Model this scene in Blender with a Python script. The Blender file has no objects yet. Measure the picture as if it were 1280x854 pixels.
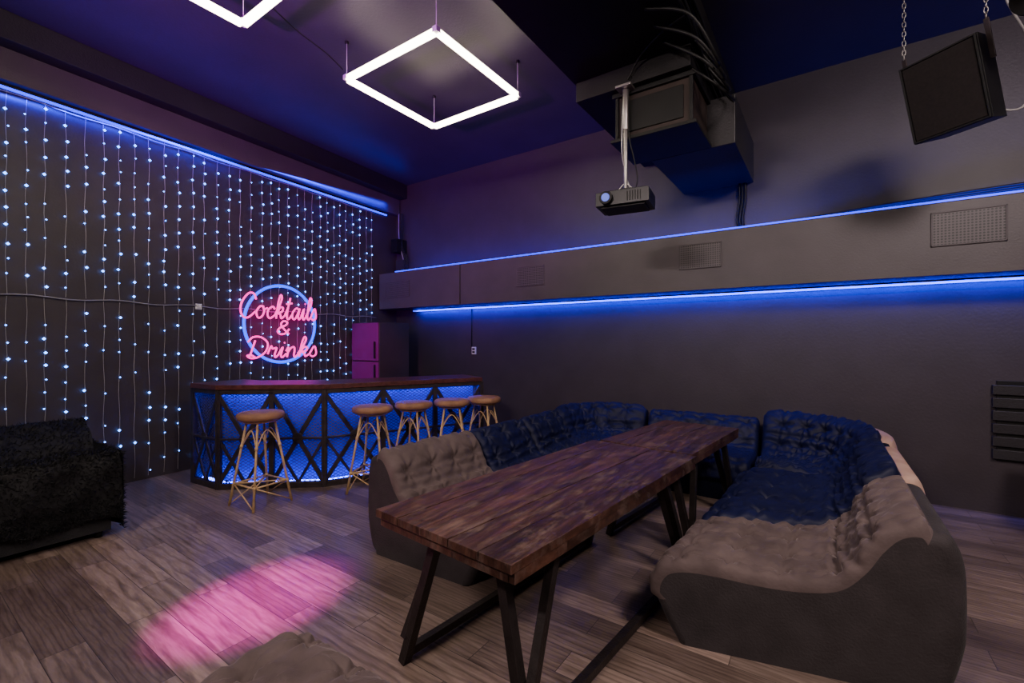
import bpy, bmesh, math, random
from mathutils import Vector, Matrix, noise
random.seed(7)
PI=math.pi
# ------------------------------------------------------------------ materials
def new_mat(name):
    m=bpy.data.materials.new(name); m.use_nodes=True
    nt=m.node_tree; b=nt.nodes.get('Principled BSDF')
    return m,nt,b
def N(nt,t,**k):
    n=nt.nodes.new(t)
    for a,v in k.items(): setattr(n,a,v)
    return n
def ramp(nt,stops):
    r=N(nt,'ShaderNodeValToRGB'); e=r.color_ramp.elements
    e[0].position=stops[0][0]; e[0].color=(*stops[0][1],1)
    e[1].position=stops[-1][0]; e[1].color=(*stops[-1][1],1)
    for p,c in stops[1:-1]:
        x=e.new(p); x.color=(*c,1)
    return r
def noisy(name,c1,c2,scale=4,rough=.6,bump=.0,bscale=60,metal=0,detail=6,stretch=(1,1,1),sheen=0,rough2=None,spec=.5,tint=None,bdist=.01):
    m,nt,b=new_mat(name)
    tc=N(nt,'ShaderNodeTexCoord'); mp=N(nt,'ShaderNodeMapping'); mp.inputs['Scale'].default_value=stretch
    nt.links.new(tc.outputs['Object'],mp.inputs['Vector'])
    n=N(nt,'ShaderNodeTexNoise'); n.inputs['Scale'].default_value=scale; n.inputs['Detail'].default_value=detail
    nt.links.new(mp.outputs[0],n.inputs['Vector'])
    r=ramp(nt,[(.3,c1),(.7,c2)]); nt.links.new(n.outputs['Fac'],r.inputs['Fac'])
    nt.links.new(r.outputs['Color'],b.inputs['Base Color'])
    b.inputs['Roughness'].default_value=rough; b.inputs['Metallic'].default_value=metal
    b.inputs['Specular IOR Level'].default_value=spec
    if rough2 is not None:
        mr=N(nt,'ShaderNodeMapRange'); mr.inputs['To Min'].default_value=rough; mr.inputs['To Max'].default_value=rough2
        nt.links.new(n.outputs['Fac'],mr.inputs['Value']); nt.links.new(mr.outputs[0],b.inputs['Roughness'])
    if sheen:
        b.inputs['Sheen Weight'].default_value=sheen; b.inputs['Sheen Roughness'].default_value=.35
        if tint: b.inputs['Sheen Tint'].default_value=(*tint,1)
    if bump:
        n2=N(nt,'ShaderNodeTexNoise'); n2.inputs['Scale'].default_value=bscale; n2.inputs['Detail'].default_value=4
        nt.links.new(mp.outputs[0],n2.inputs['Vector'])
        bp=N(nt,'ShaderNodeBump'); bp.inputs['Strength'].default_value=bump; bp.inputs['Distance'].default_value=bdist
        nt.links.new(n2.outputs['Fac'],bp.inputs['Height']); nt.links.new(bp.outputs[0],b.inputs['Normal'])
    return m
def emis(name,c,s):
    m,nt,b=new_mat(name)
    b.inputs['Base Color'].default_value=(c[0]*.5,c[1]*.5,c[2]*.5,1)
    b.inputs['Emission Color'].default_value=(*c,1); b.inputs['Emission Strength'].default_value=s
    return m
M={}
M['wall']=noisy('wall_paint',(.034,.026,.031),(.044,.034,.041),3,.5,.15,45)
M['ceil']=noisy('ceiling_paint',(.034,.025,.043),(.044,.033,.055),2,.5,.15,50)
M['beam']=noisy('beam_paint',(.006,.005,.006),(.009,.008,.009),3,.6,.2,50,spec=.25)
M['duct']=noisy('duct_paint',(.060,.049,.055),(.074,.061,.068),3,.5,.15,60)
M['ductd']=noisy('duct_dark',(.012,.010,.012),(.017,.015,.017),3,.5,.25,60)
M['duct_side']=noisy('duct_brown',(.022,.014,.012),(.034,.022,.018),3,.5,spec=.3)
M['grillecloth']=noisy('speaker_cloth',(.008,.006,.006),(.013,.010,.010),60,.8,spec=.2)
M['black']=noisy('black_plastic',(.004,.004,.004),(.007,.007,.007),8,.5,spec=.3)
M['blackfab']=noisy('black_fabric',(.008,.008,.009),(.016,.015,.016),12,.9,.5,150)
M['fur']=noisy('black_fur',(.003,.003,.004),(.010,.010,.011),30,.75,spec=.3)
M['steel']=noisy('dark_steel',(.026,.019,.020),(.052,.038,.040),14,.45,.2,80,metal=.4)
M['tsteel']=noisy('table_steel',(.018,.014,.014),(.034,.026,.025),14,.45,.2,80,metal=.4)
M['barwood']=noisy('bar_wood',(.050,.014,.014),(.11,.035,.03),6,.3,.2,60,stretch=(1,4,4))
M['seatbrown']=noisy('stool_leather',(.20,.095,.045),(.34,.17,.085),9,.6,.3,60)
M['rattan']=noisy('rattan',(.46,.28,.11),(.66,.46,.22),20,.4,.3,120)
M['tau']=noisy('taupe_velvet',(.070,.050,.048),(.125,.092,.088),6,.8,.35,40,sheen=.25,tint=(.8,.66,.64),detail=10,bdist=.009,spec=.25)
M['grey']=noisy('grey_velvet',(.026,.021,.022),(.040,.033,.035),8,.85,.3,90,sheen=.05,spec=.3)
M['blue']=noisy('blue_velvet',(.0018,.0028,.022),(.0042,.0065,.042),6,.6,.3,30,sheen=.08,tint=(.15,.2,.7),detail=9,bdist=.009,spec=.3)
M['navy']=noisy('navy_side',(.003,.004,.016),(.005,.007,.026),8,.8,.2,160,spec=.2)
M['beige']=noisy('beige_backing',(.40,.24,.18),(.52,.35,.27),6,.8,.2,100)
M['white']=noisy('white_plastic',(.6,.6,.6),(.7,.7,.7),5,.4)
M['cab']=noisy('cabinet_pink_lit',(.12,.008,.12),(.14,.011,.14),3,.5,spec=.15)  # pink light falling on the front is put into this base colour
M['cabd']=noisy('cabinet_side',(.02,.018,.02),(.03,.027,.03),3,.5)
M['barback']=noisy('bar_backing_led_tint',(.006,.022,.34),(.010,.032,.46),3,.5)  # blue LED glow put into the panel's base colour
M['chrome']=noisy('brushed_metal',(.3,.28,.27),(.42,.40,.38),10,.4,metal=.9)
M['projg']=noisy('projector_shell',(.006,.006,.007),(.009,.009,.010),10,.35,spec=.3)
M['lens']=emis('projector_lens',(.15,.22,1),.6)
M['wire']=noisy('fairy_wire',(.22,.21,.21),(.32,.31,.30),10,.4)
M['bluel']=emis('blue_led',(.002,.012,1.0),4)
M['bluebar']=emis('blue_led_bar',(.002,.018,1.0),48)
M['fairy']=emis('fairy_bulb',(.06,.26,1.0),13)
M['tube']=emis('white_tube',(1,.86,.62),22)
M['pink']=emis('pink_neon',(1,.0,.40),3.0)
M['bneon']=emis('blue_neon',(.0,.045,1),3.6)
def dots(name,base,scale,thr,hole=(.004,.004,.004)):
    m,nt,b=new_mat(name)
    tc=N(nt,'ShaderNodeTexCoord'); s=N(nt,'ShaderNodeVectorMath',operation='SCALE'); s.inputs['Scale'].default_value=scale
    nt.links.new(tc.outputs['Object'],s.inputs[0])
    fr=N(nt,'ShaderNodeVectorMath',operation='FRACTION'); nt.links.new(s.outputs[0],fr.inputs[0])
    sub=N(nt,'ShaderNodeVectorMath',operation='SUBTRACT'); sub.inputs[1].default_value=(.5,.5,.5); nt.links.new(fr.outputs[0],sub.inputs[0])
    mul=N(nt,'ShaderNodeVectorMath',operation='MULTIPLY'); mul.inputs[1].default_value=(1,0,1); nt.links.new(sub.outputs[0],mul.inputs[0])
    ln=N(nt,'ShaderNodeVectorMath',operation='LENGTH'); nt.links.new(mul.outputs[0],ln.inputs[0])
    lt=N(nt,'ShaderNodeMath',operation='LESS_THAN'); lt.inputs[1].default_value=thr; nt.links.new(ln.outputs['Value'],lt.inputs[0])
    mx=N(nt,'ShaderNodeMix',data_type='RGBA'); mx.inputs[6].default_value=(*base,1); mx.inputs[7].default_value=(*hole,1)
    nt.links.new(lt.outputs[0],mx.inputs[0]); nt.links.new(mx.outputs[2],b.inputs['Base Color']); b.inputs['Roughness'].default_value=.5
    return m
M['grille']=dots('perforated_grille',(.085,.070,.078),42,.32)
def mesh_mat():
    m,nt,b=new_mat('expanded_metal')
    b.inputs['Base Color'].default_value=(.10,.085,.097,1); b.inputs['Metallic'].default_value=.1; b.inputs['Roughness'].default_value=.5
    uv=N(nt,'ShaderNodeUVMap'); sx=N(nt,'ShaderNodeSeparateXYZ'); nt.links.new(uv.outputs[0],sx.inputs[0])
    def diag(sign):
        a=N(nt,'ShaderNodeMath',operation='MULTIPLY'); a.inputs[1].default_value=sign*18; nt.links.new(sx.outputs[0],a.inputs[0])
        c=N(nt,'ShaderNodeMath',operation='MULTIPLY'); c.inputs[1].default_value=30; nt.links.new(sx.outputs[1],c.inputs[0])
        d=N(nt,'ShaderNodeMath',operation='ADD'); nt.links.new(a.outputs[0],d.inputs[0]); nt.links.new(c.outputs[0],d.inputs[1])
        e=N(nt,'ShaderNodeMath',operation='FRACT'); nt.links.new(d.outputs[0],e.inputs[0])
        g=N(nt,'ShaderNodeMath',operation='LESS_THAN'); g.inputs[1].default_value=.25; nt.links.new(e.outputs[0],g.inputs[0]); return g
    g1=diag(1); g2=diag(-1)
    mxm=N(nt,'ShaderNodeMath',operation='MAXIMUM'); nt.links.new(g1.outputs[0],mxm.inputs[0]); nt.links.new(g2.outputs[0],mxm.inputs[1])
    nt.links.new(mxm.outputs[0],b.inputs['Alpha'])
    return m
M['mesh']=mesh_mat()
def floor_mat():
    m,nt,b=new_mat('wood_plank_floor')
    tc=N(nt,'ShaderNodeTexCoord')
    br=N(nt,'ShaderNodeTexBrick'); br.offset=.37; br.offset_frequency=2
    br.inputs['Scale'].default_value=1; br.inputs['Brick Width'].default_value=1.05; br.inputs['Row Height'].default_value=.17
    br.inputs['Mortar Size'].default_value=.0018; br.inputs['Mortar Smooth'].default_value=.2
    br.inputs['Color1'].default_value=(0,0,0,1); br.inputs['Color2'].default_value=(1,1,1,1); br.inputs['Mortar'].default_value=(.5,.5,.5,1)
    nt.links.new(tc.outputs['Object'],br.inputs['Vector'])
    cmb=N(nt,'ShaderNodeCombineXYZ'); ml=N(nt,'ShaderNodeMath',operation='MULTIPLY'); ml.inputs[1].default_value=23
    nt.links.new(br.outputs['Color'],ml.inputs[0]); nt.links.new(ml.outputs[0],cmb.inputs[2]); nt.links.new(ml.outputs[0],cmb.inputs[0])
    ad=N(nt,'ShaderNodeVectorMath',operation='ADD'); nt.links.new(tc.outputs['Object'],ad.inputs[0]); nt.links.new(cmb.outputs[0],ad.inputs[1])
    mp=N(nt,'ShaderNodeMapping'); mp.inputs['Scale'].default_value=(1.5,15,1); nt.links.new(ad.outputs[0],mp.inputs['Vector'])
    n=N(nt,'ShaderNodeTexNoise'); n.inputs['Scale'].default_value=2.2; n.inputs['Detail'].default_value=9; n.inputs['Roughness'].default_value=.62; n.inputs['Distortion'].default_value=.5
    nt.links.new(mp.outputs[0],n.inputs['Vector'])
    mp2=N(nt,'ShaderNodeMapping'); mp2.inputs['Scale'].default_value=(1.1,6,1); nt.links.new(ad.outputs[0],mp2.inputs['Vector'])
    w=N(nt,'ShaderNodeTexWave',wave_type='RINGS'); w.inputs['Scale'].default_value=2.4; w.inputs['Distortion'].default_value=5; w.inputs['Detail'].default_value=3; w.inputs['Detail Scale'].default_value=1.2
    nt.links.new(mp2.outputs[0],w.inputs['Vector'])
    r=ramp(nt,[(.28,(.110,.080,.067)),(.5,(.200,.152,.129)),(.74,(.30,.238,.207))]); nt.links.new(n.outputs['Fac'],r.inputs['Fac'])
    rw=ramp(nt,[(.0,(.55,.53,.52)),(.45,(1,1,1))]); nt.links.new(w.outputs['Fac'],rw.inputs['Fac'])
    m1=N(nt,'ShaderNodeMix',data_type='RGBA',blend_type='MULTIPLY'); m1.inputs[0].default_value=.7
    nt.links.new(r.outputs[0],m1.inputs[6]); nt.links.new(rw.outputs[0],m1.inputs[7])
    rp=ramp(nt,[(0,(.52,.475,.455)),(.5,(.88,.84,.81)),(1,(1.38,1.30,1.23))]); nt.links.new(br.outputs['Color'],rp.inputs['Fac'])
    m2=N(nt,'ShaderNodeMix',data_type='RGBA',blend_type='MULTIPLY'); m2.inputs[0].default_value=1
    nt.links.new(m1.outputs[2],m2.inputs[6]); nt.links.new(rp.outputs[0],m2.inputs[7])
    m3=N(nt,'ShaderNodeMix',data_type='RGBA'); m3.inputs[7].default_value=(.03,.023,.02,1)
    nt.links.new(br.outputs['Fac'],m3.inputs[0]); nt.links.new(m2.outputs[2],m3.inputs[6])
    nt.links.new(m3.outputs[2],b.inputs['Base Color'])
    mr=N(nt,'ShaderNodeMapRange'); mr.inputs['To Min'].default_value=.24; mr.inputs['To Max'].default_value=.44
    nt.links.new(n.outputs['Fac'],mr.inputs['Value']); nt.links.new(mr.outputs[0],b.inputs['Roughness'])
    bp=N(nt,'ShaderNodeBump'); bp.inputs['Strength'].default_value=.2; bp.inputs['Distance'].default_value=.004
    nt.links.new(n.outputs['Fac'],bp.inputs['Height']); nt.links.new(bp.outputs[0],b.inputs['Normal'])
    return m
M['floor']=floor_mat()
def table_mat():
    m,nt,b=new_mat('stained_table_wood')
    tc=N(nt,'ShaderNodeTexCoord')
    dt=N(nt,'ShaderNodeVectorMath',operation='DOT_PRODUCT'); dt.inputs[1].default_value=(.9953/.163,-.0965/.163,0); nt.links.new(tc.outputs['Object'],dt.inputs[0])
    a5=N(nt,'ShaderNodeMath',operation='ADD'); a5.inputs[1].default_value=10.5; nt.links.new(dt.outputs['Value'],a5.inputs[0])
    fl=N(nt,'ShaderNodeMath',operation='FLOOR'); nt.links.new(a5.outputs[0],fl.inputs[0])
    wn=N(nt,'ShaderNodeTexWhiteNoise',noise_dimensions='1D'); nt.links.new(fl.outputs[0],wn.inputs['W'])
    cmb=N(nt,'ShaderNodeCombineXYZ'); m7=N(nt,'ShaderNodeMath',operation='MULTIPLY'); m7.inputs[1].default_value=5.3; nt.links.new(fl.outputs[0],m7.inputs[0]); nt.links.new(m7.outputs[0],cmb.inputs[1]); nt.links.new(m7.outputs[0],cmb.inputs[2])
    ad=N(nt,'ShaderNodeVectorMath',operation='ADD'); nt.links.new(tc.outputs['Object'],ad.inputs[0]); nt.links.new(cmb.outputs[0],ad.inputs[1])
    mp=N(nt,'ShaderNodeMapping'); mp.inputs['Scale'].default_value=(16,1.1,3); nt.links.new(ad.outputs[0],mp.inputs['Vector'])
    n=N(nt,'ShaderNodeTexNoise'); n.inputs['Scale'].default_value=2; n.inputs['Detail'].default_value=9; n.inputs['Roughness'].default_value=.72
    nt.links.new(mp.outputs[0],n.inputs['Vector'])
    r=ramp(nt,[(.30,(.012,.006,.004)),(.5,(.050,.021,.014)),(.72,(.145,.066,.044))]); nt.links.new(n.outputs['Fac'],r.inputs['Fac'])
    rt=ramp(nt,[(0,(.6,.57,.55)),(1,(1.35,1.25,1.2))]); nt.links.new(wn.outputs['Value'],rt.inputs['Fac'])
    mt=N(nt,'ShaderNodeMix',data_type='RGBA',blend_type='MULTIPLY'); mt.inputs[0].default_value=1; nt.links.new(r.outputs[0],mt.inputs[6]); nt.links.new(rt.outputs[0],mt.inputs[7])
    mp3=N(nt,'ShaderNodeMapping'); mp3.inputs['Scale'].default_value=(3.2,1,1); nt.links.new(ad.outputs[0],mp3.inputs['Vector'])
    n2=N(nt,'ShaderNodeTexNoise'); n2.inputs['Scale'].default_value=4.4; n2.inputs['Detail'].default_value=11; n2.inputs['Roughness'].default_value=.78; nt.links.new(mp3.outputs[0],n2.inputs['Vector'])
    r2=ramp(nt,[(.50,(0,0,0)),(.66,(1,1,1))]); nt.links.new(n2.outputs['Fac'],r2.inputs['Fac'])
    mx=N(nt,'ShaderNodeMix',data_type='RGBA'); mx.inputs[7].default_value=(.27,.19,.16,1)
    ml=N(nt,'ShaderNodeMath',operation='MULTIPLY'); ml.inputs[1].default_value=.38; nt.links.new(r2.outputs[0],ml.inputs[0])
    nt.links.new(ml.outputs[0],mx.inputs[0]); nt.links.new(mt.outputs[2],mx.inputs[6]); nt.links.new(mx.outputs[2],b.inputs['Base Color'])
    mr=N(nt,'ShaderNodeMapRange'); mr.inputs['From Min'].default_value=.35; mr.inputs['From Max'].default_value=.65; mr.inputs['To Min'].default_value=.30; mr.inputs['To Max'].default_value=.62
    nt.links.new(n2.outputs['Fac'],mr.inputs['Value']); nt.links.new(mr.outputs[0],b.inputs['Roughness'])
    b.inputs['Specular IOR Level'].default_value=.33
    bp=N(nt,'ShaderNodeBump'); bp.inputs['Strength'].default_value=.3; bp.inputs['Distance'].default_value=.004
    nt.links.new(n.outputs['Fac'],bp.inputs['Height']); nt.links.new(bp.outputs[0],b.inputs['Normal'])
    return m
M['table']=table_mat()
# ------------------------------------------------------------------ builder
class B:
    def __init__(s): s.v=[];s.f=[];s.m=[];s.sm=[];s.uv={}
    def add(s,vs,fs,mat,smooth=False):
        o=len(s.v); s.v+= [tuple(v) for v in vs]
        for f in fs: s.f.append([i+o for i in f]); s.m.append(mat); s.sm.append(smooth)
        return o
    def box(s,c,d,mat,rot=None):
        R=rot or Matrix.Identity(3)
        vs=[Vector(c)+R@Vector((x*d[0]/2,y*d[1]/2,z*d[2]/2)) for x in(-1,1) for y in(-1,1) for z in(-1,1)]
        s.add(vs,[(0,1,3,2),(4,6,7,5),(0,4,5,1),(2,3,7,6),(0,2,6,4),(1,5,7,3)],mat)
    def bb(s,a,b,mat):
        s.box([(a[i]+b[i])/2 for i in range(3)],[abs(a[i]-b[i]) for i in range(3)],mat)
    def bar(s,p,q,w,h,mat,up=(0,0,1)):
        p=Vector(p);q=Vector(q);z=(q-p);L=z.length;z.normalize();u=Vector(up)
        if abs(z.dot(u.normalized()))>.99:u=Vector((0,1,0))
        x=u.cross(z).normalized();y=z.cross(x)
        R=Matrix((x,y,z)).transposed()
        s.box((p+q)/2,(w,h,L),mat,R)
    def prism(s,poly,z0,z1,mat):
        n=len(poly); vs=[(x,y,z0) for x,y in poly]+[(x,y,z1) for x,y in poly]
        fs=[tuple(range(n))[::-1],tuple(range(n,2*n))]+[(i,(i+1)%n,n+(i+1)%n,n+i) for i in range(n)]
        s.add(vs,fs,mat)
    def tube(s,pts,r,mat,n=8,closed=False,rads=None):
        pts=[Vector(p) for p in pts]; k=len(pts); vs=[];pn=None
        for i,p in enumerate(pts):
            if closed: t=pts[(i+1)%k]-pts[i-1]
            else: t=pts[min(i+1,k-1)]-pts[max(i-1,0)]
            t.normalize()
            if pn is None:
                a=Vector((0,0,1)) if abs(t.z)<.9 else Vector((1,0,0)); pn=t.cross(a).normalized()
            else: pn=(pn-t*pn.dot(t)).normalized()
            bn=t.cross(pn); rr=rads[i] if rads else r
            for j in range(n):
                an=2*PI*j/n; vs.append(p+(pn*math.cos(an)+bn*math.sin(an))*rr)
        fs=[]
        for i in range(k if closed else k-1):
            for j in range(n):
                a=i*n+j;b_=i*n+(j+1)%n;c=((i+1)%k)*n+(j+1)%n;d=((i+1)%k)*n+j
                fs.append((a,b_,c,d))
        if not closed: fs+= [tuple(range(n))[::-1],tuple(range((k-1)*n,k*n))]
        s.add(vs,fs,mat,n>4)
    def cyl(s,p,q,r,mat,n=20,r2=None): s.tube([p,q],r,mat,n,rads=[r,r if r2 is None else r2])
    def lathe(s,c,prof,mat,n=32,rot=None):
        R=rot or Matrix.Identity(3); vs=[]
        for r,z in prof:
            for j in range(n):
                a=2*PI*j/n; vs.append(Vector(c)+R@Vector((r*math.cos(a),r*math.sin(a),z)))
        k=len(prof); fs=[(i*n+j,i*n+(j+1)%n,(i+1)*n+(j+1)%n,(i+1)*n+j) for i in range(k-1) for j in range(n)]
        fs+=[tuple(range(n))[::-1],tuple(range((k-1)*n,k*n))]
        s.add(vs,fs,mat,True)
    def octa(s,c,r,mat):
        x,y,z=c; s.add([(x+r,y,z),(x-r,y,z),(x,y+r,z),(x,y-r,z),(x,y,z+r),(x,y,z-r)],[(0,2,4),(2,1,4),(1,3,4),(3,0,4),(2,0,5),(1,2,5),(3,1,5),(0,3,5)],mat)
    def build(s,name,bevel=0,origin=None,uv=False):
        me=bpy.data.meshes.new(name); 
        o=Vector(origin) if origin else Vector((0,0,0))
        me.from_pydata([tuple(Vector(v)-o) for v in s.v],[],s.f)
        names=[]
        for k in s.m:
            if k not in names: names.append(k)
        for k in names: me.materials.append(M[k])
        for i,p in enumerate(me.polygons): p.material_index=names.index(s.m[i]); p.use_smooth=s.sm[i]
        bm=bmesh.new(); bm.from_mesh(me); bmesh.ops.recalc_face_normals(bm,faces=bm.faces); bm.to_mesh(me); bm.free()
        if s.uv:
            l=me.uv_layers.new(name='UVMap')
            for i,p in enumerate(me.polygons):
                if i in s.uv:
                    for li in p.loop_indices:
                        vi=me.loops[li].vertex_index; l.data[li].uv=s.uv[i].get(vi,(0,0))
        me.update()
        ob=bpy.data.objects.new(name,me); ob.location=o; bpy.context.scene.collection.objects.link(ob)
        if bevel:
            md=ob.modifiers.new('bevel','BEVEL'); md.width=bevel; md.segments=2; md.limit_method='ANGLE'; md.angle_limit=math.radians(40)
        return ob
def crom(P,n=8,closed=False):
    P=[Vector(p) for p in P]; k=len(P); out=[]
    for i in range(k if closed else k-1):
        g=lambda j: P[j%k] if closed else P[max(0,min(k-1,j))]
        a,b_,c,d=g(i-1),g(i),g(i+1),g(i+2)
        for t in range(n):
            u=t/n; out.append(.5*((2*b_)+(c-a)*u+(2*a-5*b_+4*c-d)*u*u+(3*b_-a-3*c+d)*u**3))
    if not closed: out.append(P[-1])
    return out
# ------------------------------------------------------------------ room
CZ=4.45; BY=5.85; FY=-2.6; RX=3.4
wl=lambda Y: -6.13-.1005*Y
WD=Vector((-.1,.995,0)).normalized(); WN=Vector((.995,.1,0)).normalized()
def W(t,z,off=0.):
    p=Vector((-6.13,0,0))+WD*t+WN*off; return Vector((p.x,p.y,z))
b=B(); b.bb((-7.2,FY-.2,-.12),(RX+.2,BY+.2,0),'floor'); b.build('floor')
b=B(); b.bb((-7.2,FY-.2,CZ),(RX+.2,BY+.2,CZ+.15),'ceil'); b.build('ceiling')
b=B(); b.bb((-7.2,BY,0),(RX+.2,BY+.2,CZ),'wall'); b.build('wall_back')
b=B(); b.bb((RX,FY,0),(RX+.2,BY,CZ),'wall'); b.build('wall_right')
b=B(); b.bb((-7.2,FY-.2,0),(RX+.2,FY,CZ),'wall'); b.build('wall_front')
b=B(); b.prism([(wl(FY),FY),(wl(BY),BY),(-7.2,BY),(-7.2,FY)],0,CZ,'wall'); b.build('wall_left')
def wstrip(b,t0,t1,o0,o1,z0,z1,mat):
    P=[W(t0,0,o0),W(t1,0,o0),W(t1,0,o1),W(t0,0,o1)]; b.prism([(p.x,p.y) for p in P],z0,z1,mat)
b=B(); wstrip(b,-2.55,5.84,0.0,.12,3.91,4.2,'duct'); wstrip(b,-2.55,5.84,0.0,.30,4.2,CZ,'ductd'); b.build('trim_1',.004)
b=B(); wstrip(b,-2.5,5.6,.01,.035,3.865,3.885,'bluel'); wstrip(b,-2.5,5.6,0,.04,3.885,3.91,'black'); b.build('led_strip')
b=B(); b.bb((-1.98,FY,4.0),(-.88,BY,CZ),'beam'); b.bb((-1.96,3.9,3.82),(-.92,BY,4.0),'beam'); b.build('ceiling_beam',.004)
b=B()
b.bb((-4.72,5.4,2.13),(RX,BY,2.76),'duct'); b.bb((wl(5.4)+.03,5.385,2.13),(-4.735,BY,2.76),'duct')
for x0,x1,z0,z1 in [(.75,1.22,2.38,2.68),(-1.40,-.95,2.37,2.65),(-3.66,-3.2,2.33,2.61),(-6.45,-5.85,2.32,2.60)]:
    y=5.385 if x0<-4.8 else 5.4
    b.bb((x0,y-.008,z0),(x1,y,z1),'grille')
    for a,c in [((x0,z0),(x1,z0+.012)),((x0,z1-.012),(x1,z1)),((x0,z0),(x0+.012,z1)),((x1-.012,z0),(x1,z1))]:
        b.bb((a[0],y-.014,a[1]),(c[0],y-.008,c[1]),'duct')
b.build('wall_duct',.003)
b=B(); b.bb((-6.2,5.79,2.095),(RX-.05,5.81,2.115),'bluel'); b.bb((-6.2,5.785,2.115),(RX-.05,5.815,2.13),'black'); b.build('led_strip.001')
b=B(); b.bb((-6.3,5.45,2.775),(RX-.05,5.465,2.795),'bluel'); b.bb((-6.3,5.44,2.76),(RX-.05,5.475,2.775),'black'); b.build('led_strip.002')
b=B(); b.bb((-1.46,4.58,3.37),(-.69,BY,3.82),'ductd'); b.build('ventilation_duct',.006)
b=B(); b.bb((-1.60,4.0,3.40),(-.93,4.575,3.78),'duct_side')
b.bb((-1.64,3.96,3.37),(-.89,4.575,3.40),'black'); b.bb((-1.63,3.97,3.78),(-.90,4.575,3.82),'black')
for x in (-1.60,-.95): b.bb((x,3.98,3.40),(x+.03,4.0,3.78),'black')
b.bb((-1.55,3.985,3.45),(-1.0,4.0,3.73),'black')
b.build('air_conditioning_unit',.004)
b=B()
for k in range(7):
    x=-.86+.028*(k%3); z=4.02-.03*(k//3)
    pts=[(x+random.uniform(-.03,.03),FY+.1+j*.62,z+random.uniform(-.045,.02)) for j in range(14)]
    b.tube(crom(pts,4),.011,'black',6)
for k in range(3):
    x=-.83+.03*k
    b.tube(crom([(x,5.2,3.98),(x+.02,5.6,3.9),(x,5.79,3.6),(x,5.80,3.2),(x+.01,5.79,2.85),(x+.5,5.6,2.82),(x+2,5.56,2.83+.02*k),(x+3.9,5.56,2.86)],8),.012,'black',6)
for k in range(4):
    y0=3.3+k*.22
    b.tube(crom([(-1.1,y0,3.99),(-.80,y0+.05,3.86-.05*k),(-.66,y0+.3,3.62),(-.72,y0+.55,3.75),(-.86,y0+.5,3.95)],8),.012,'black',6)
b.tube(crom([(-1.44,3.88,3.86),(-1.3,3.8,3.98),(-1.05,3.6,3.98),(-.85,3.5,3.97)],6),.009,'black',6)
b.build('cable_bundle')
def lamp(x0,y0,nm):
    b=B(); z=4.09; s=1.19; x1=x0+s;y1=y0+s; w=.045
    for a,c in [((x0,y0),(x1,y0)),((x1,y0),(x1,y1)),((x1,y1),(x0,y1)),((x0,y1),(x0,y0))]:
        d=Vector((c[0]-a[0],c[1]-a[1],0)).normalized()*.015
        A=Vector((*a,z))+d;C=Vector((*c,z))-d
        b.bar(A,C,w,w,'tube'); b.bar(A+Vector((0,0,.028)),C+Vector((0,0,.028)),.03,.012,'black')
    for p in [(x0,y0),(x1,y0),(x1,y1),(x0,y1)]:
        b.box((*p,z+.012),(.05,.05,.045),'white'); b.cyl((*p,z+.03),(*p,CZ),.003,'white',6); b.cyl((*p,CZ-.02),(*p,CZ),.02,'black',12)
    return b.build(nm)
lamp(-3.82,2.71,'pendant_lamp'); lamp(-3.84,.58,'pendant_lamp.001'); lamp(-3.84,-1.6,'pendant_fill'); lamp(.5,-.9,'pendant_fill.001')  # last two are unseen, added behind the camera as fill light
b=B(); b.tube(crom([(-3.82,1.80,4.40),(-3.84,2.0,4.36),(-3.86,2.25,4.30),(-3.84,2.5,4.24),(-3.82,2.67,4.16)],6),.006,'black',6); b.build('power_cable')
b=B(); b.lathe((-3.05,2.18,CZ-.06),[(.0,0),(.045,.0),(.06,.02),(.06,.06)],'white',20); b.build('smoke_detector')
b=B(); t=.12
while t<5.38:
    for (za,zb,lit) in ((3.86,1.99,1),(1.97,.04,.55)):
        n=14; ph=random.random()*10
        b.tube([W(t+.006*math.sin(ph+j*1.3),za+(zb-za)*j/n,.018) for j in range(n+1)],.0024,'wire',3)
        z=za-random.uniform(.05,.18)
        while z>zb+.05:
            if random.random()<(.88 if lit==1 else .62):
                b.octa(W(t+random.uniform(-.012,.012),z,.026),.0145 if random.random()<.55*lit+.10 else .0085,'fairy')
            z-=random.uniform(.12,.18)
    t+=random.uniform(.115,.16)
b.tube([W(.05+j*.1,1.98+.012*math.sin(j*.9),.022) for j in range(54)],.006,'wire',5)
b.tube([W(.05+j*.1,3.84+.008*math.sin(j*.9),.022) for j in range(54)],.006,'wire',5)
b.build('fairy_lights')
b=B()
p=W(2.42,1.98,.012); b.box(p,(.02,.07,.07),'white'); b.box(p+Vector((.012,0,0)),(.01,.045,.045),'white'); b.build('light_switch',.003)
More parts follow.
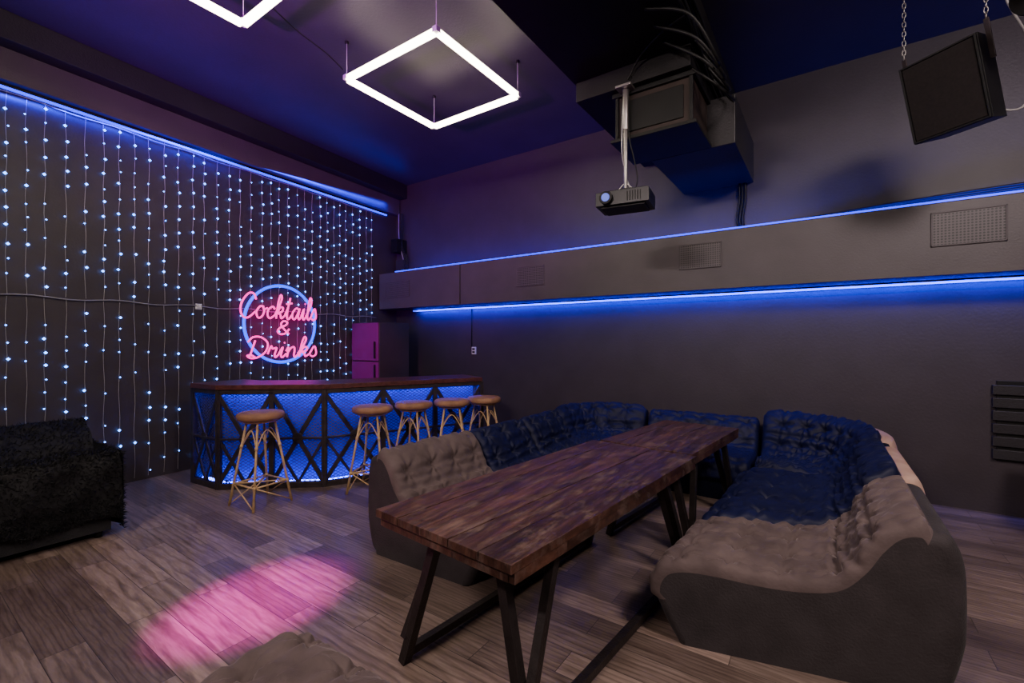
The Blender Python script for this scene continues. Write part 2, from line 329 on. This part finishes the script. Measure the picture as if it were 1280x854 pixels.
L={'C':([[(1.45,1.5),(1.2,1.95),(.7,1.95),(.2,1.3),(.1,.6),(.4,.05),(.9,0),(1.5,.5)]],1.5),
'o':([[(.75,.95),(.4,.95),(.1,.5),(.3,.02),(.65,.1),(.85,.55),(.7,.92),(.85,.75),(1.15,.85)]],1.1),
'c':([[(.8,.78),(.55,1),(.15,.7),(.12,.25),(.4,0),(.95,.35)]],.92),
'k':([[(-.05,.35),(.35,1.2),(.5,1.8),(.35,2.05),(.2,1.6),(.12,.7),(.1,0)],[(.12,.4),(.4,.95),(.7,.95),(.65,.62),(.25,.48),(.5,.35),(.65,.03),(1.05,.35)]],1.02),
't':([[(-.02,.35),(.25,1.1),(.38,1.85),(.2,.7),(.22,.1),(.42,0),(.7,.35)],[(.02,1.3),(.62,1.4)]],.68),
'a':([[(.8,.8),(.5,1),(.12,.6),(.15,.1),(.45,.05),(.8,.8),(.85,.95),(.75,.25),(.9,.0),(1.15,.35)]],1.12),
'i':([[(-.02,.35),(.22,.98),(.17,.2),(.32,0),(.58,.35)],[(.3,1.4),(.34,1.45)]],.56),
'l':([[(-.02,.35),(.4,1.2),(.45,1.85),(.28,2.0),(.15,1.4),(.13,.3),(.32,0),(.6,.35)]],.6),
's':([[(-.02,.35),(.3,1.05),(.5,.65),(.55,.2),(.3,-.02),(.05,.12)]],.75),
'D':([[(.4,1.65),(.28,.8),(.15,.05)],[(-.1,1.5),(.2,1.95),(.8,1.95),(1.35,1.4),(1.3,.6),(.8,.08),(.3,0),(0,.22),(.25,.3),(.6,.05)]],1.5),
'r':([[(-.02,.35),(.15,1.1),(.3,.85),(.6,.92),(.52,.3),(.62,.02),(.88,.35)]],.86),
'n':([[(-.02,.6),(.12,.98),(.15,.6),(.12,0)],[(.13,.4),(.35,.9),(.6,.98),(.68,.6),(.68,.15),(.82,0),(1.08,.35)]],1.05),
'&':([[(1.25,.05),(.8,.6),(.3,1.4),(.45,1.95),(.85,1.85),(.8,1.4),(.25,.95),(.08,.4),(.4,0),(.9,.15),(1.2,.8)]],1.3)}
b=B()
def word(s,tc,z0,width,hscale):
    tot=sum(L[c][1] for c in s); u=width/tot; x=tc-width/2
    for c in s:
        for st in L[c][0]:
            P=[W(x+(p[0]+.12*p[1])*u,z0+p[1]*hscale,.075) for p in st]
            b.tube(crom(P,6),.0125,'pink',8)
        x+=L[c][1]*u
tc=3.50
word('Cocktails',tc-.03,1.875,1.20,.165); word('&',tc,1.655,.20,.095); word('Drinks',tc+.03,1.325,1.10,.145)
b.tube([W(tc+.545*math.cos(2*PI*i/64),1.80+.545*math.sin(2*PI*i/64),.05) for i in range(64)],.020,'bneon',8,closed=True)
for i in range(8):
    a=2*PI*i/8+.2; b.cyl(W(tc+.545*math.cos(a),1.8+.545*math.sin(a),0),W(tc+.545*math.cos(a),1.8+.545*math.sin(a),.045),.006,'black',8)
for dt in (-.45,0,.45):
    for z in (1.93,1.42): b.cyl(W(tc+dt,z,0),W(tc+dt,z,.07),.005,'black',8)
b.build('neon_sign')
# ------------------------------------------------------------------ bar
P=[Vector(p) for p in [(-5.74,2.13),(-5.24,2.17),(-4.42,2.86),(-3.64,4.56)]]
def offset(P,d):
    out=[]
    for i,p in enumerate(P):
        ns=[]
        for a,c in ((i-1,i),(i,i+1)):
            if a>=0 and c<len(P):
                t=(P[c]-P[a]).normalized(); ns.append(Vector((-t.y,t.x)))
        if len(ns)==1: out.append(p+ns[0]*d)
        else:
            m=(ns[0]+ns[1]).normalized(); out.append(p+m*(d/m.dot(ns[0])))
    return out
b=B()
o1=offset(P,-.04); o2=offset(P,.55)
b.prism([tuple(p) for p in o1]+[tuple(p) for p in o2[::-1]],1.045,1.095,'barwood')
i1=offset(P,.20); i2=offset(P,.24)
for i in range(3):
    b.prism([tuple(i1[i]),tuple(i1[i+1]),tuple(i2[i+1]),tuple(i2[i])],.01,1.04,'barback')
s1=offset(P,.07);s2=offset(P,.10); s0=offset(P,.03)
cnt=[1,2,3]
for i in range(3):
    a,c=P[i],P[i+1]; T=(c-a); Ln=T.length; n=cnt[i]; Tn=T.normalized()
    for (z0,z1) in ((1.0,1.02),(.03,.05)):
        ins=.03/Ln
        q=[s1[i].lerp(s1[i+1],ins),s1[i].lerp(s1[i+1],1-ins),s2[i].lerp(s2[i+1],1-ins),s2[i].lerp(s2[i+1],ins)]
        b.prism([tuple(x) for x in q],z0,z1,'bluebar')
    A=s0[i];C=s0[i+1]; k=b.add([(A.x,A.y,.04),(C.x,C.y,.04),(C.x,C.y,1.0),(A.x,A.y,1.0)],[(0,1,2,3)],'mesh')
    b.uv[len(b.f)-1]={k:(0,0),k+1:(Ln,0),k+2:(Ln,.96),k+3:(0,.96)}
    b.bar((a.x,a.y,.03),(c.x,c.y,.03),.05,.06,'steel'); b.bar((a.x,a.y,1.02),(c.x,c.y,1.02),.05,.05,'steel'); 
    for j in range(n+1):
        p=a.lerp(c,j/n); b.bar((p.x,p.y,0),(p.x,p.y,1.04),.05,.05,'steel',up=(T.x,T.y,0))
    for j in range(n):
        p=a.lerp(c,j/n);q=a.lerp(c,(j+1)/n); m=(p+q)/2
        nn=Vector((T.y,-T.x)).normalized()*.006
        b.bar((p.x,p.y,.05),(q.x,q.y,1.0),.022,.045,'steel',up=(0,0,1)); 
        b.bar((p.x+nn.x,p.y+nn.y,1.0),(q.x+nn.x,q.y+nn.y,.05),.022,.045,'steel',up=(0,0,1))
        b.bar((p.x+nn.x*2,p.y+nn.y*2,.525),(q.x+nn.x*2,q.y+nn.y*2,.525),.04,.02,'steel')
        b.bar((m.x,m.y,.05),(p.x,p.y,.525),.02,.03,'steel'); b.bar((m.x,m.y,.05),(q.x,q.y,.525),.02,.03,'steel')
        b.cyl((m.x+nn.x*2,m.y+nn.y*2,.525),(m.x+nn.x*4,m.y+nn.y*4,.525),.06,'steel',8)
b.bar((P[3].x,P[3].y,.52),(o2[3].x,o2[3].y,.52),.03,1.0,'cabd',up=(0,0,1))
b.bar((P[0].x,P[0].y,.52),(o2[0].x,o2[0].y,.52),.03,1.0,'cabd',up=(0,0,1))
b.build('bar_counter',.003)
def stool(x,y,rot,nm):
    b=B(); zt=.88
    b.lathe((x,y,zt-.075),[(.10,0),(.19,.004),(.203,.015),(.208,.035),(.203,.058),(.188,.07),(.10,.075),(.0,.075)],'seatbrown',36)
    b.lathe((x,y,zt-.095),[(.0,0),(.15,0),(.16,.010),(.16,.021)],'rattan',28)
    f=[];tp=[];
    for k in range(4):
        a=rot+PI/4+k*PI/2; c,s=math.cos(a),math.sin(a)
        tp.append(Vector((x+.12*c,y+.12*s,zt-.09))); f.append(Vector((x+.27*c,y+.27*s,.0)))
        b.tube([tp[-1],f[-1]],.010,'rattan',10,rads=[.010,.012])
    at=lambda k,u: tp[k%4].lerp(f[k%4],u)
    for k in range(4):
        b.cyl(at(k,.74),at(k+1,.74),.0085,'rattan',8)
        b.cyl(at(k,.74),at(k+2,.74),.007,'rattan',8) if k<2 else None
        b.cyl(at(k,.74),at(k+1,.98),.006,'rattan',8)
        b.tube(crom([at(k,.30),(at(k,.10)+at(k+1,.10))/2,at(k+1,.30)],6),.006,'rattan',6)
        for u in (.3,.74): b.cyl(at(k,u-.02),at(k,u+.02),.0145,'rattan',10)
    b.build(nm)
for i,(x,y,r) in enumerate([(-4.47,2.22,.1),(-3.93,3.10,.5),(-3.80,3.56,.3),(-3.60,3.97,.7),(-3.45,4.38,.2)]):
    stool(x,y,r,'bar_stool'+('' if i==0 else '.%03d'%i))
b=B(); b.bb((-6.52,4.74,.0),(-5.84,5.36,1.86),'cabd'); b.bb((-6.51,4.715,.05),(-5.85,4.74,1.22),'cab'); b.bb((-6.51,4.715,1.24),(-5.85,4.74,1.85),'cab')
b.bb((-5.93,4.69,.9),(-5.90,4.715,1.18),'black'); b.bb((-5.93,4.69,1.28),(-5.90,4.715,1.55),'black'); b.build('refrigerator',.006)
b=B(); b.bb((-4.85,BY-.02,1.34),(-4.77,BY,1.46),'white'); b.bb((-4.835,BY-.026,1.36),(-4.785,BY-.02,1.39),'black'); b.bb((-4.835,BY-.026,1.41),(-4.785,BY-.02,1.44),'black')
b.cyl((-4.86,BY-.01,1.46),(-4.86,BY-.01,2.12),.008,'black',8); b.build('wall_outlet')
b=B()
for k in range(6): b.bb((1.22,BY-.045,.50+k*.115),(1.80,BY-.002,.585+k*.115),'ductd')
b.bb((1.25,BY-.02,.48),(1.77,BY-.002,1.2),'black'); b.build('louvered_panel',.004)
b=B(); b.bb((-6.58,5.6,3.18),(-6.42,BY-.01,3.42),'black'); b.bb((-6.56,5.7,2.80),(-6.38,BY-.01,3.05),'cabd')
for k in range(4): b.tube(crom([(-6.5+.03*k,5.72,3.9),(-6.54+.04*k,5.75,3.6),(-6.45+.02*k,5.7,3.3),(-6.4+.04*k,5.74,3.0),(-6.5+.03*k,5.72,2.77)],6),.008,'black' if k else 'wire',6)
b.build('junction_box')
b=B(); b.bb((1.35,4.9,.66),(1.9,5.5,.70),'barwood')
for x in (1.38,1.87):
    for y in (4.93,5.47): b.bb((x-.02,y-.02,0),(x+.02,y+.02,.66),'steel')
b.build('side_table',.003)
# projector
b=B(); c=Vector((-1.48,3.92,2.80))
R=Matrix.Rotation(math.radians(8),3,'Z')
def T(p): return c+R@Vector(p)
b.box(T((0,0,0)),(.46,.32,.12),'projg',R); b.box(T((0,0,-.066)),(.38,.25,.02),'black',R); b.box(T((.02,0,.066)),(.36,.25,.02),'projg',R)
b.cyl(T((-.13,-.15,0)),T((-.13,-.20,0)),.056,'black',24); b.cyl(T((-.13,-.195,0)),T((-.13,-.205,0)),.036,'lens',24)
for k in range(6): b.box(T((.05+k*.022,-.162,0)),(.008,.01,.08),'black',R)
b.box(T((0,0,.085)),(.16,.16,.02),'black',R)
for s in (-.09,.09): b.bar(T((s,0,.08)),T((0,0,.17)),.02,.010,'chrome')
b.cyl(T((0,0,.10)),(c.x,c.y,3.50),.018,'chrome',14); b.cyl((c.x,c.y,3.44),(c.x,c.y,3.82),.026,'chrome',14)
b.box((c.x,c.y,3.81),(.14,.14,.02),'chrome'); 
b.tube(crom([T((.03,.05,.05)),T((.10,.02,.2)),(c.x+.03,c.y,3.4),(c.x+.03,c.y,3.8)],8),.006,'black',6)
b.tube(crom([T((.05,.05,.05)),T((-.02,.06,.3)),(c.x-.035,c.y,3.3),(c.x-.02,c.y,3.8)],8),.005,'white',6)
b.build('projector',.006)
# speaker
b=B(); c=Vector((.76,4.50,3.35)); R=Matrix.Rotation(math.radians(-30),3,'Z')@Matrix.Rotation(math.radians(16),3,'X')@Matrix.Rotation(math.radians(-3),3,'Y')
def T(p): return c+R@Vector(p)
w,wb,h,d=.215,.17,.28,.36
vs=[(-w,-d/2,-h),(w,-d/2,-h),(w,-d/2,h),(-w,-d/2,h),(-wb,d/2,-h),(wb,d/2,-h),(wb,d/2,h),(-wb,d/2,h)]
b.add([T(v) for v in vs],[(0,1,2,3),(4,7,6,5),(0,4,5,1),(2,6,7,3),(0,3,7,4),(1,5,6,2)],'black')
b.box(T((0,-d/2-.008,0)),(.39,.012,.52),'grillecloth',R)
for x,z in ((0,.27),(0,-.27)): b.box(T((x,-d/2-.012,z)),(.42,.02,.012),'black',R)
for x in (-.205,.205): b.box(T((x,-d/2-.012,0)),(.012,.02,.54),'black',R)
for s in (-1,1):
    b.bar(T((s*(w+.012),-.05,.1)),T((s*(w+.012),-.05,h+.08)),.03,.008,'steel')
    p=T((s*(w+.012),-.05,h+.08)); q=Vector((p.x,p.y,CZ)); n=int((q-p).length/.035)
    for k in range(n):
        m=p.lerp(q,(k+.5)/n); r=.018
        b.tube([m+Vector((r*.6*math.cos(a)*(k%2),r*.6*math.cos(a)*(1-k%2),r*1.3*math.sin(a))) for a in [2*PI*i/8 for i in range(8)]],.004,'chrome',5,closed=True)
b.tube(crom([T((0,d/2,-.1)),T((.22,d/2+.1,-.25)),T((.30,d/2+.15,.1)),T((.26,.2,.5)),(c.x+.35,c.y+.4,CZ)],8),.008,'wire',6)
b.build('loudspeaker',.006)
def stage(loc,target,nm,zend):
    c=Vector(loc); d=(Vector(target)-c).normalized(); R=d.to_track_quat('-Z','Y').to_matrix(); b=B()
    b.lathe(c,[(.0,-.09),(.06,-.09),(.085,-.12),(.09,-.12),(.085,.06),(.05,.12),(0,.12)],'black',24,R)
    s=1 if zend>c.z else -1; z=c.z+s*.17
    for x in (-.105,.105): b.bar((c.x+x,c.y,c.z),(c.x+x,c.y,z),.02,.008,'steel')
    b.bar((c.x-.11,c.y,z),(c.x+.11,c.y,z),.02,.008,'steel'); b.cyl((c.x,c.y,z),(c.x,c.y,zend),.012,'steel',10)
    if zend<.1: b.cyl((c.x,c.y,0),(c.x,c.y,.02),.16,'black',24)
    b.build(nm)
    return c+d*.2
stage((1.04,3.95,3.62),(-2.75,1.38,0),'stage_light',CZ)
S2=stage((-1.7,-2.0,3.7),(-6.15,4.8,1.35),'cabinet_fill_fixture',4.0)  # added unseen fixture, body for the spot that brightens the refrigerator
S3=stage((-2.0,-1.6,1.7),(-4.4,3.0,4.45),'stage_light.002',0.0)
S1=stage((-2.35,-1.9,3.8),(-2.80,1.36,0),'stage_light.003',CZ)
# ------------------------------------------------------------------ sofas
PR=[(.05,0),(.01,.05),(-.01,.20),(-.015,.45),(-.005,.62),(.035,.72),(.10,.755),(.17,.73),(.23,.65),(.285,.54),(.36,.45),(.48,.405),(.62,.40),(.78,.41),(.90,.405),(.98,.37),(1.02,.29),(1.015,.20),(.97,.08),(.93,0)]
def profile(hs=1.,sh=1.):
    pts=crom([(x,z*(hs if x<.4 else sh),0) for x,z in PR],8)
    return [Vector((p.x,max(p.y,0))) for p in pts]
def module(name,O,I,width,top,side,rear=None,hs=1.,res=56,tuft=(.25,.23),seed=0,puff=1.,rout=.05):
    pr=profile(hs); n=len(pr); b=B()
    arc=[0]
    dep=(Vector(O(.5))-Vector(I(.5))).length
    for i in range(1,n): arc.append(arc[-1]+Vector(((pr[i].x-pr[i-1].x)*dep,pr[i].y-pr[i-1].y)).length)
    nr=[]
    for i in range(n):
        t=pr[min(i+1,n-1)]-pr[max(i-1,0)]; t=Vector((t.x*dep,t.y)).normalized(); nr.append(Vector((-t.y,t.x)))
    i0=5*8-6; i1=17*8
    if rear: i0=5*8+3
    a0,a1=arc[i0],arc[i1]; nl=max(2,round((a1-a0)/tuft[1])); nw=max(1,round(width/tuft[0]))
    er=.07; vs=[]
    k=6
    us=[er*(1-math.cos(PI/2*j/k))/width*1.0 for j in range(k)]
    us=us+[er/width+(1-2*er/width)*j/res for j in range(res+1)]+[1-u for u in us[::-1]]
    for u in us:
        e=min(u,1-u)*width; ins=0
        if e<er: q=1-e/er; ins=er*.8*(1-math.sqrt(max(0,1-q*q)))
        o=Vector(O(u)); ii=Vector(I(u)); s=u*width
        for i in range(n):
            x,z=pr[i].x*dep,pr[i].y
            d=-ins
            if rear and i<i0: d+=rout*min(1,z/.25)*min(1,(i0-i)/5)
            if i0<=i<=i1:
                l=arc[i]; ed=max(0,min(1,(l-a0)/.04,(a1-l)/.04))
                fl=(l-a0)/(a1-a0)*nl; fw=s/width*nw
                cl=fl-round(fl); cw=(fw-math.floor(fw))-.5
                dl=cl*(a1-a0)/nl; dw=cw*width/nw
                r=math.sqrt(dl*dl+dw*dw); an=math.atan2(dl,dw)
                tf=math.exp(-r/.034); cr=math.exp(-dl**2/(2*.018**2))
                ray=math.exp(-r/.09)*math.cos(an*7+seed)*.014*min(1,r/.02)
                wr=noise.noise(Vector((s*2.6+seed*7,l*5,seed)))*.012+noise.noise(Vector((s*4,l*12,seed+3)))*.008
                bend=math.exp(-((pr[i].x-.33)/.09)**2) if pr[i].y<.66 else 0
                cre=bend*.007*math.sin(l*75+4*noise.noise(Vector((s*2.2,l*3,seed+9))))
                pil=math.cos(PI*cl)*.015
                d+=ed*(.026+puff*(pil-.052*tf-.010*cr+ray+wr+cre)) if ins<.03 else ed*.022
            x+=nr[i].x*d; z+=nr[i].y*d
            if z<.0 or i in(0,n-1): z=0.0
            p=o.lerp(ii,x/dep); vs.append((p.x,p.y,z))
    m=len(us)
    for j in range(m-1):
        for i in range(n-1):
            mt=top if i0<=i<i1 else (rear if (rear and i<i0) else side)
            b.f.append([j*n+i,j*n+i+1,(j+1)*n+i+1,(j+1)*n+i]); b.m.append(mt); b.sm.append(True)
        b.f.append([j*n+n-1,j*n,(j+1)*n,(j+1)*n+n-1]); b.m.append(side); b.sm.append(False)
    b.v=vs
    b.f.append(list(range(n))); b.m.append(side); b.sm.append(False)
    b.f.append(list(range((m-1)*n,m*n))); b.m.append(side); b.sm.append(False)
    return b.build(name)
lin=lambda A,C:(lambda u:(A[0]+(C[0]-A[0])*u,A[1]+(C[1]-A[1])*u))
def corner(C,sx,sy,R,rev=False,nexp=3.2):
    def O(u):
        th=(1-u if rev else u)*PI/2; c,s=max(math.cos(th),0)**(2/nexp),max(math.sin(th),0)**(2/nexp)
        return (C[0]+sx*R*c,C[1]+sy*R*s)
    def I(u):
        th=(1-u if rev else u)*PI/2; return (C[0]+sx*.10*math.cos(th),C[1]+sy*.10*math.sin(th))
    return O,I
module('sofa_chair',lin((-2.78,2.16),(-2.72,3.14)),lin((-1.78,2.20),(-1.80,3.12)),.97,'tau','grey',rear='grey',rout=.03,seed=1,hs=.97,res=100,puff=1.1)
module('sofa_chair.001',lin((-2.74,3.17),(-2.72,3.93)),lin((-1.80,3.15),(-1.80,3.93)),.78,'blue','navy',seed=2,hs=.95,res=80,puff=1.2)
module('sofa_chair.002',lin((-2.72,3.95),(-2.72,4.68)),lin((-1.80,3.95),(-1.80,4.68)),.74,'blue','navy',seed=3,hs=.95,res=80,puff=1.2)
O,I=corner((-1.82,4.72),-1,1,.92); module('corner_sofa',O,I,1.35,'blue','navy',seed=4,hs=.98,res=100,puff=1.2)
module('sofa_chair.003',lin((-1.78,5.66),(-.60,5.66)),lin((-1.78,4.76),(-.60,4.76)),1.18,'blue','navy',seed=5,hs=.92)
O,I=corner((-.56,4.70),1,1,.98,nexp=2.8); module('corner_sofa.001',O,I,1.45,'blue','navy',rear='beige',seed=6,hs=1.04,res=110,puff=1.5,rout=.06)
module('sofa_chair.004',lin((.44,3.64),(.43,4.66)),lin((-.66,3.14),(-.60,4.62)),1.05,'blue','navy',rear='beige',seed=7,hs=.98,puff=1.5,res=110,rout=.05)
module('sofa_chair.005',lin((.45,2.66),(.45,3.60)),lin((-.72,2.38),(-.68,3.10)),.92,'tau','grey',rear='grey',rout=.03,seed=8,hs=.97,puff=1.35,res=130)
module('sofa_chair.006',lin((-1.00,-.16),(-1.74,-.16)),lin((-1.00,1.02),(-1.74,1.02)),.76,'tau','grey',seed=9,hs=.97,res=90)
# ------------------------------------------------------------------ tables
def table(A,Bp,wA,wB,nm,ov=.0):
    A=Vector((*A,0));E=Vector((*Bp,0)); t=(E-A).normalized(); s=Vector((t.y,-t.x,0)); Ln=(E-A).length
    b=B(); n=5
    pt=lambda u,v,z:(A+t*(u*Ln)+s*(v*(wA+(wB-wA)*u)))+Vector((0,0,z))
    for k in range(n):
        v0=-.5+k/n+.0022;v1=-.5+(k+1)/n-.0022; zz=.77-.0015*((k*3)%2)
        b.add([pt(0,v0,.735),pt(0,v1,.735),pt(1,v1,.735),pt(1,v0,.735),pt(0,v0,zz),pt(0,v1,zz),pt(1,v1,zz),pt(1,v0,zz)],
              [(0,3,2,1),(4,5,6,7),(0,1,5,4),(1,2,6,5),(2,3,7,6),(3,0,4,7)],'table')
    e=.012
    for v in (-.5+.03,.5-.03): b.bar(pt(e,v,.712),pt(1-e,v,.712),.04,.045,'table')
    for u in (.03/Ln+.005,1-.03/Ln-.005): b.bar(pt(u,-.46,.712),pt(u,.46,.712),.04,.045,'table')
    b.bar(pt(.10,-.42,.70),pt(.10,.42,.70),.04,.03,'tsteel'); b.bar(pt(.90,-.42,.70),pt(.90,.42,.70),.04,.03,'tsteel')
    for v in (-1,1):
        for u,uu,ub in ((.10,.07,.20),(.90,.93,.80)):
            b.bar(pt(u,v*.22,.70),pt(uu,v*.46,.0),.045,.045,'tsteel',up=(s.x,s.y,0))
            b.bar(pt(ub,v*.40,.70),pt(uu,v*.45,.12),.04,.04,'tsteel',up=(s.x,s.y,0))
        b.bar(pt(.07,v*.455,.045),pt(.93,v*.455,.045),.04,.04,'tsteel')
    b.build(nm,.0015,origin=A)
table((-1.315,1.34),(-1.125,3.30),.83,.80,'wooden_table'); table((-1.12,3.33),(-.99,4.56),.72,.68,'wooden_table.001')
# ------------------------------------------------------------------ black armchair with fluffy throw
b=B()
b.bb((-5.70,.18,.06),(-4.70,1.16,.36),'blackfab'); b.bb((-4.90,.18,.06),(-4.68,1.16,.62),'blackfab'); b.bb((-5.85,.18,.06),(-5.60,1.16,.66),'blackfab'); b.bb((-5.70,.02,.06),(-4.70,.22,.78),'blackfab')
b.bb((-5.58,.24,.36),(-4.92,1.14,.48),'blackfab')
for x in(-5.75,-4.75):
    for y in(.12,1.1): b.cyl((x,y,0),(x,y,.06),.025,'black',10)
def drape(u,v):
    y=.12+v*1.10
    path=[(-4.635-.015*math.sin(y*9),.10+.22*(1-v)+.05*math.sin(y*7)),(-4.625,.35),(-4.64,.58),(-4.72,.665),(-4.86,.68),(-5.0,.62),(-5.15,.53),(-5.4,.58),(-5.55,.76),(-5.7,.84),(-5.86,.78)]
    k=u*(len(path)-1); i=min(int(k),len(path)-2); f=k-i
    x=path[i][0]*(1-f)+path[i+1][0]*f; z=path[i][1]*(1-f)+path[i+1][1]*f
    q=noise.noise(Vector((x*6,y*6,z*6)))*.03
    return Vector((x+q,y,z+q))
nu,nv=70,40; vs=[drape(i/nu,j/nv) for i in range(nu+1) for j in range(nv+1)]
b.add(vs,[(i*(nv+1)+j,(i+1)*(nv+1)+j,(i+1)*(nv+1)+j+1,i*(nv+1)+j+1) for i in range(nu) for j in range(nv)],'fur',True)
vs=[Vector((-4.63-.25*i/8*4,1.225+.02*math.sin(i*2.),.66-.60*j/12)) for i in range(9) for j in range(13)]
b.add(vs,[(i*13+j,(i+1)*13+j,(i+1)*13+j+1,i*13+j+1) for i in range(8) for j in range(12)],'fur',True)
for k in range(15000):
    u,v=random.random()**1.3,random.random(); p=drape(u,v); e=Vector((.5,0,.6)) if u>.25 else Vector((1,0,.1))
    if k%6==0: p=Vector((-4.62-random.random()*1.0,1.225,.66-.6*random.random())); e=Vector((.1,1,0))
    d=(e.normalized()+Vector((random.uniform(-.9,.9),random.uniform(-.9,.9),random.uniform(-.9,.6)))).normalized()*random.uniform(.02,.042)
    w=d.cross(Vector((random.random(),random.random(),random.random()))).normalized()*.004
    b.add([p-w,p+w,p+d],[(0,1,2)],'fur')
b.build('armchair')
# ------------------------------------------------------------------ lights
def light(kind,name,loc,energy,color,target=None,**k):
    l=bpy.data.lights.new(name,kind); l.energy=energy; l.color=color
    for a,v in k.items(): setattr(l,a,v)
    o=bpy.data.objects.new(name,l); o.location=loc; bpy.context.scene.collection.objects.link(o)
    if target: o.rotation_euler=(Vector(target)-Vector(loc)).to_track_quat('-Z','Y').to_euler()
    return o
BL=(.0,.015,1.0)
def ledlight(name,p,q,direction,energy,wd=.03,col=BL):
    p=Vector(p);q=Vector(q); d=Vector(direction).normalized(); x=(q-p).normalized(); z=-d; y=z.cross(x).normalized(); x=y.cross(z)
    l=bpy.data.lights.new(name,'AREA'); l.shape='RECTANGLE'; l.size=(q-p).length; l.size_y=wd; l.energy=energy; l.color=col
    o=bpy.data.objects.new(name,l); o.matrix_world=Matrix.Translation((p+q)/2)@Matrix((x,y,z)).transposed().to_4x4(); bpy.context.scene.collection.objects.link(o)
ledlight('led_glow_lower',(-6.1,5.76,2.09),(RX-.1,5.76,2.09),(0,.75,-.66),95)
ledlight('led_glow_upper',(-6.2,5.50,2.80),(RX-.1,5.50,2.80),(0,.75,.66),55)
ledlight('led_glow_left',W(-2.4,3.85,.05),W(5.5,3.85,.05),(-.6,0,-.8),55)
ledlight('led_glow_left_up',W(-2.4,4.0,.42),W(5.5,4.0,.42),(.6,0,.8),10)
ledlight('neon_glow_pink',W(3.05,1.80,.08),W(3.95,1.80,.08),-WN,2.2,.7,(1,0,.5))
light('SPOT','stage_spot_pink',S1,5200,(1,.0,.75),(-2.80,1.36,0),spot_size=.21,spot_blend=1,shadow_soft_size=.03)
light('SPOT','cabinet_fill_spot',S2,1500,(1,.0,.7),(-6.15,4.8,1.35),spot_size=.16,spot_blend=.7,shadow_soft_size=.03)  # added spot, strengthens the pink light on the refrigerator front
light('SPOT','stage_spot_purple',S3,1500,(.70,.0,1),(-4.4,3.0,4.45),spot_size=1.2,spot_blend=1,shadow_soft_size=.08)
light('AREA','fill_light_rear',(-1.5,-1.8,4.2),620,(1,.82,.79),(-1.6,2.6,.4),size=1.0)  # added fill light from behind the camera, has no fixture
light('AREA','fill_light_right',(1.8,1.5,4.3),180,(1,.83,.80),(.4,4,.3),size=.8)  # added fill for the right side, no lamp stands here
w=bpy.data.worlds.new('World'); bpy.context.scene.world=w; w.use_nodes=True
w.node_tree.nodes['Background'].inputs[0].default_value=(.05,.045,.06,1); w.node_tree.nodes['Background'].inputs[1].default_value=.2
# ------------------------------------------------------------------ camera
cam=bpy.data.cameras.new('camera'); cam.sensor_width=36; cam.lens=16.0; cam.clip_start=.05
co=bpy.data.objects.new('camera',cam); co.location=(0,0,1.55); co.rotation_euler=(PI/2,0,math.radians(34.7))
bpy.context.scene.collection.objects.link(co); bpy.context.scene.camera=co
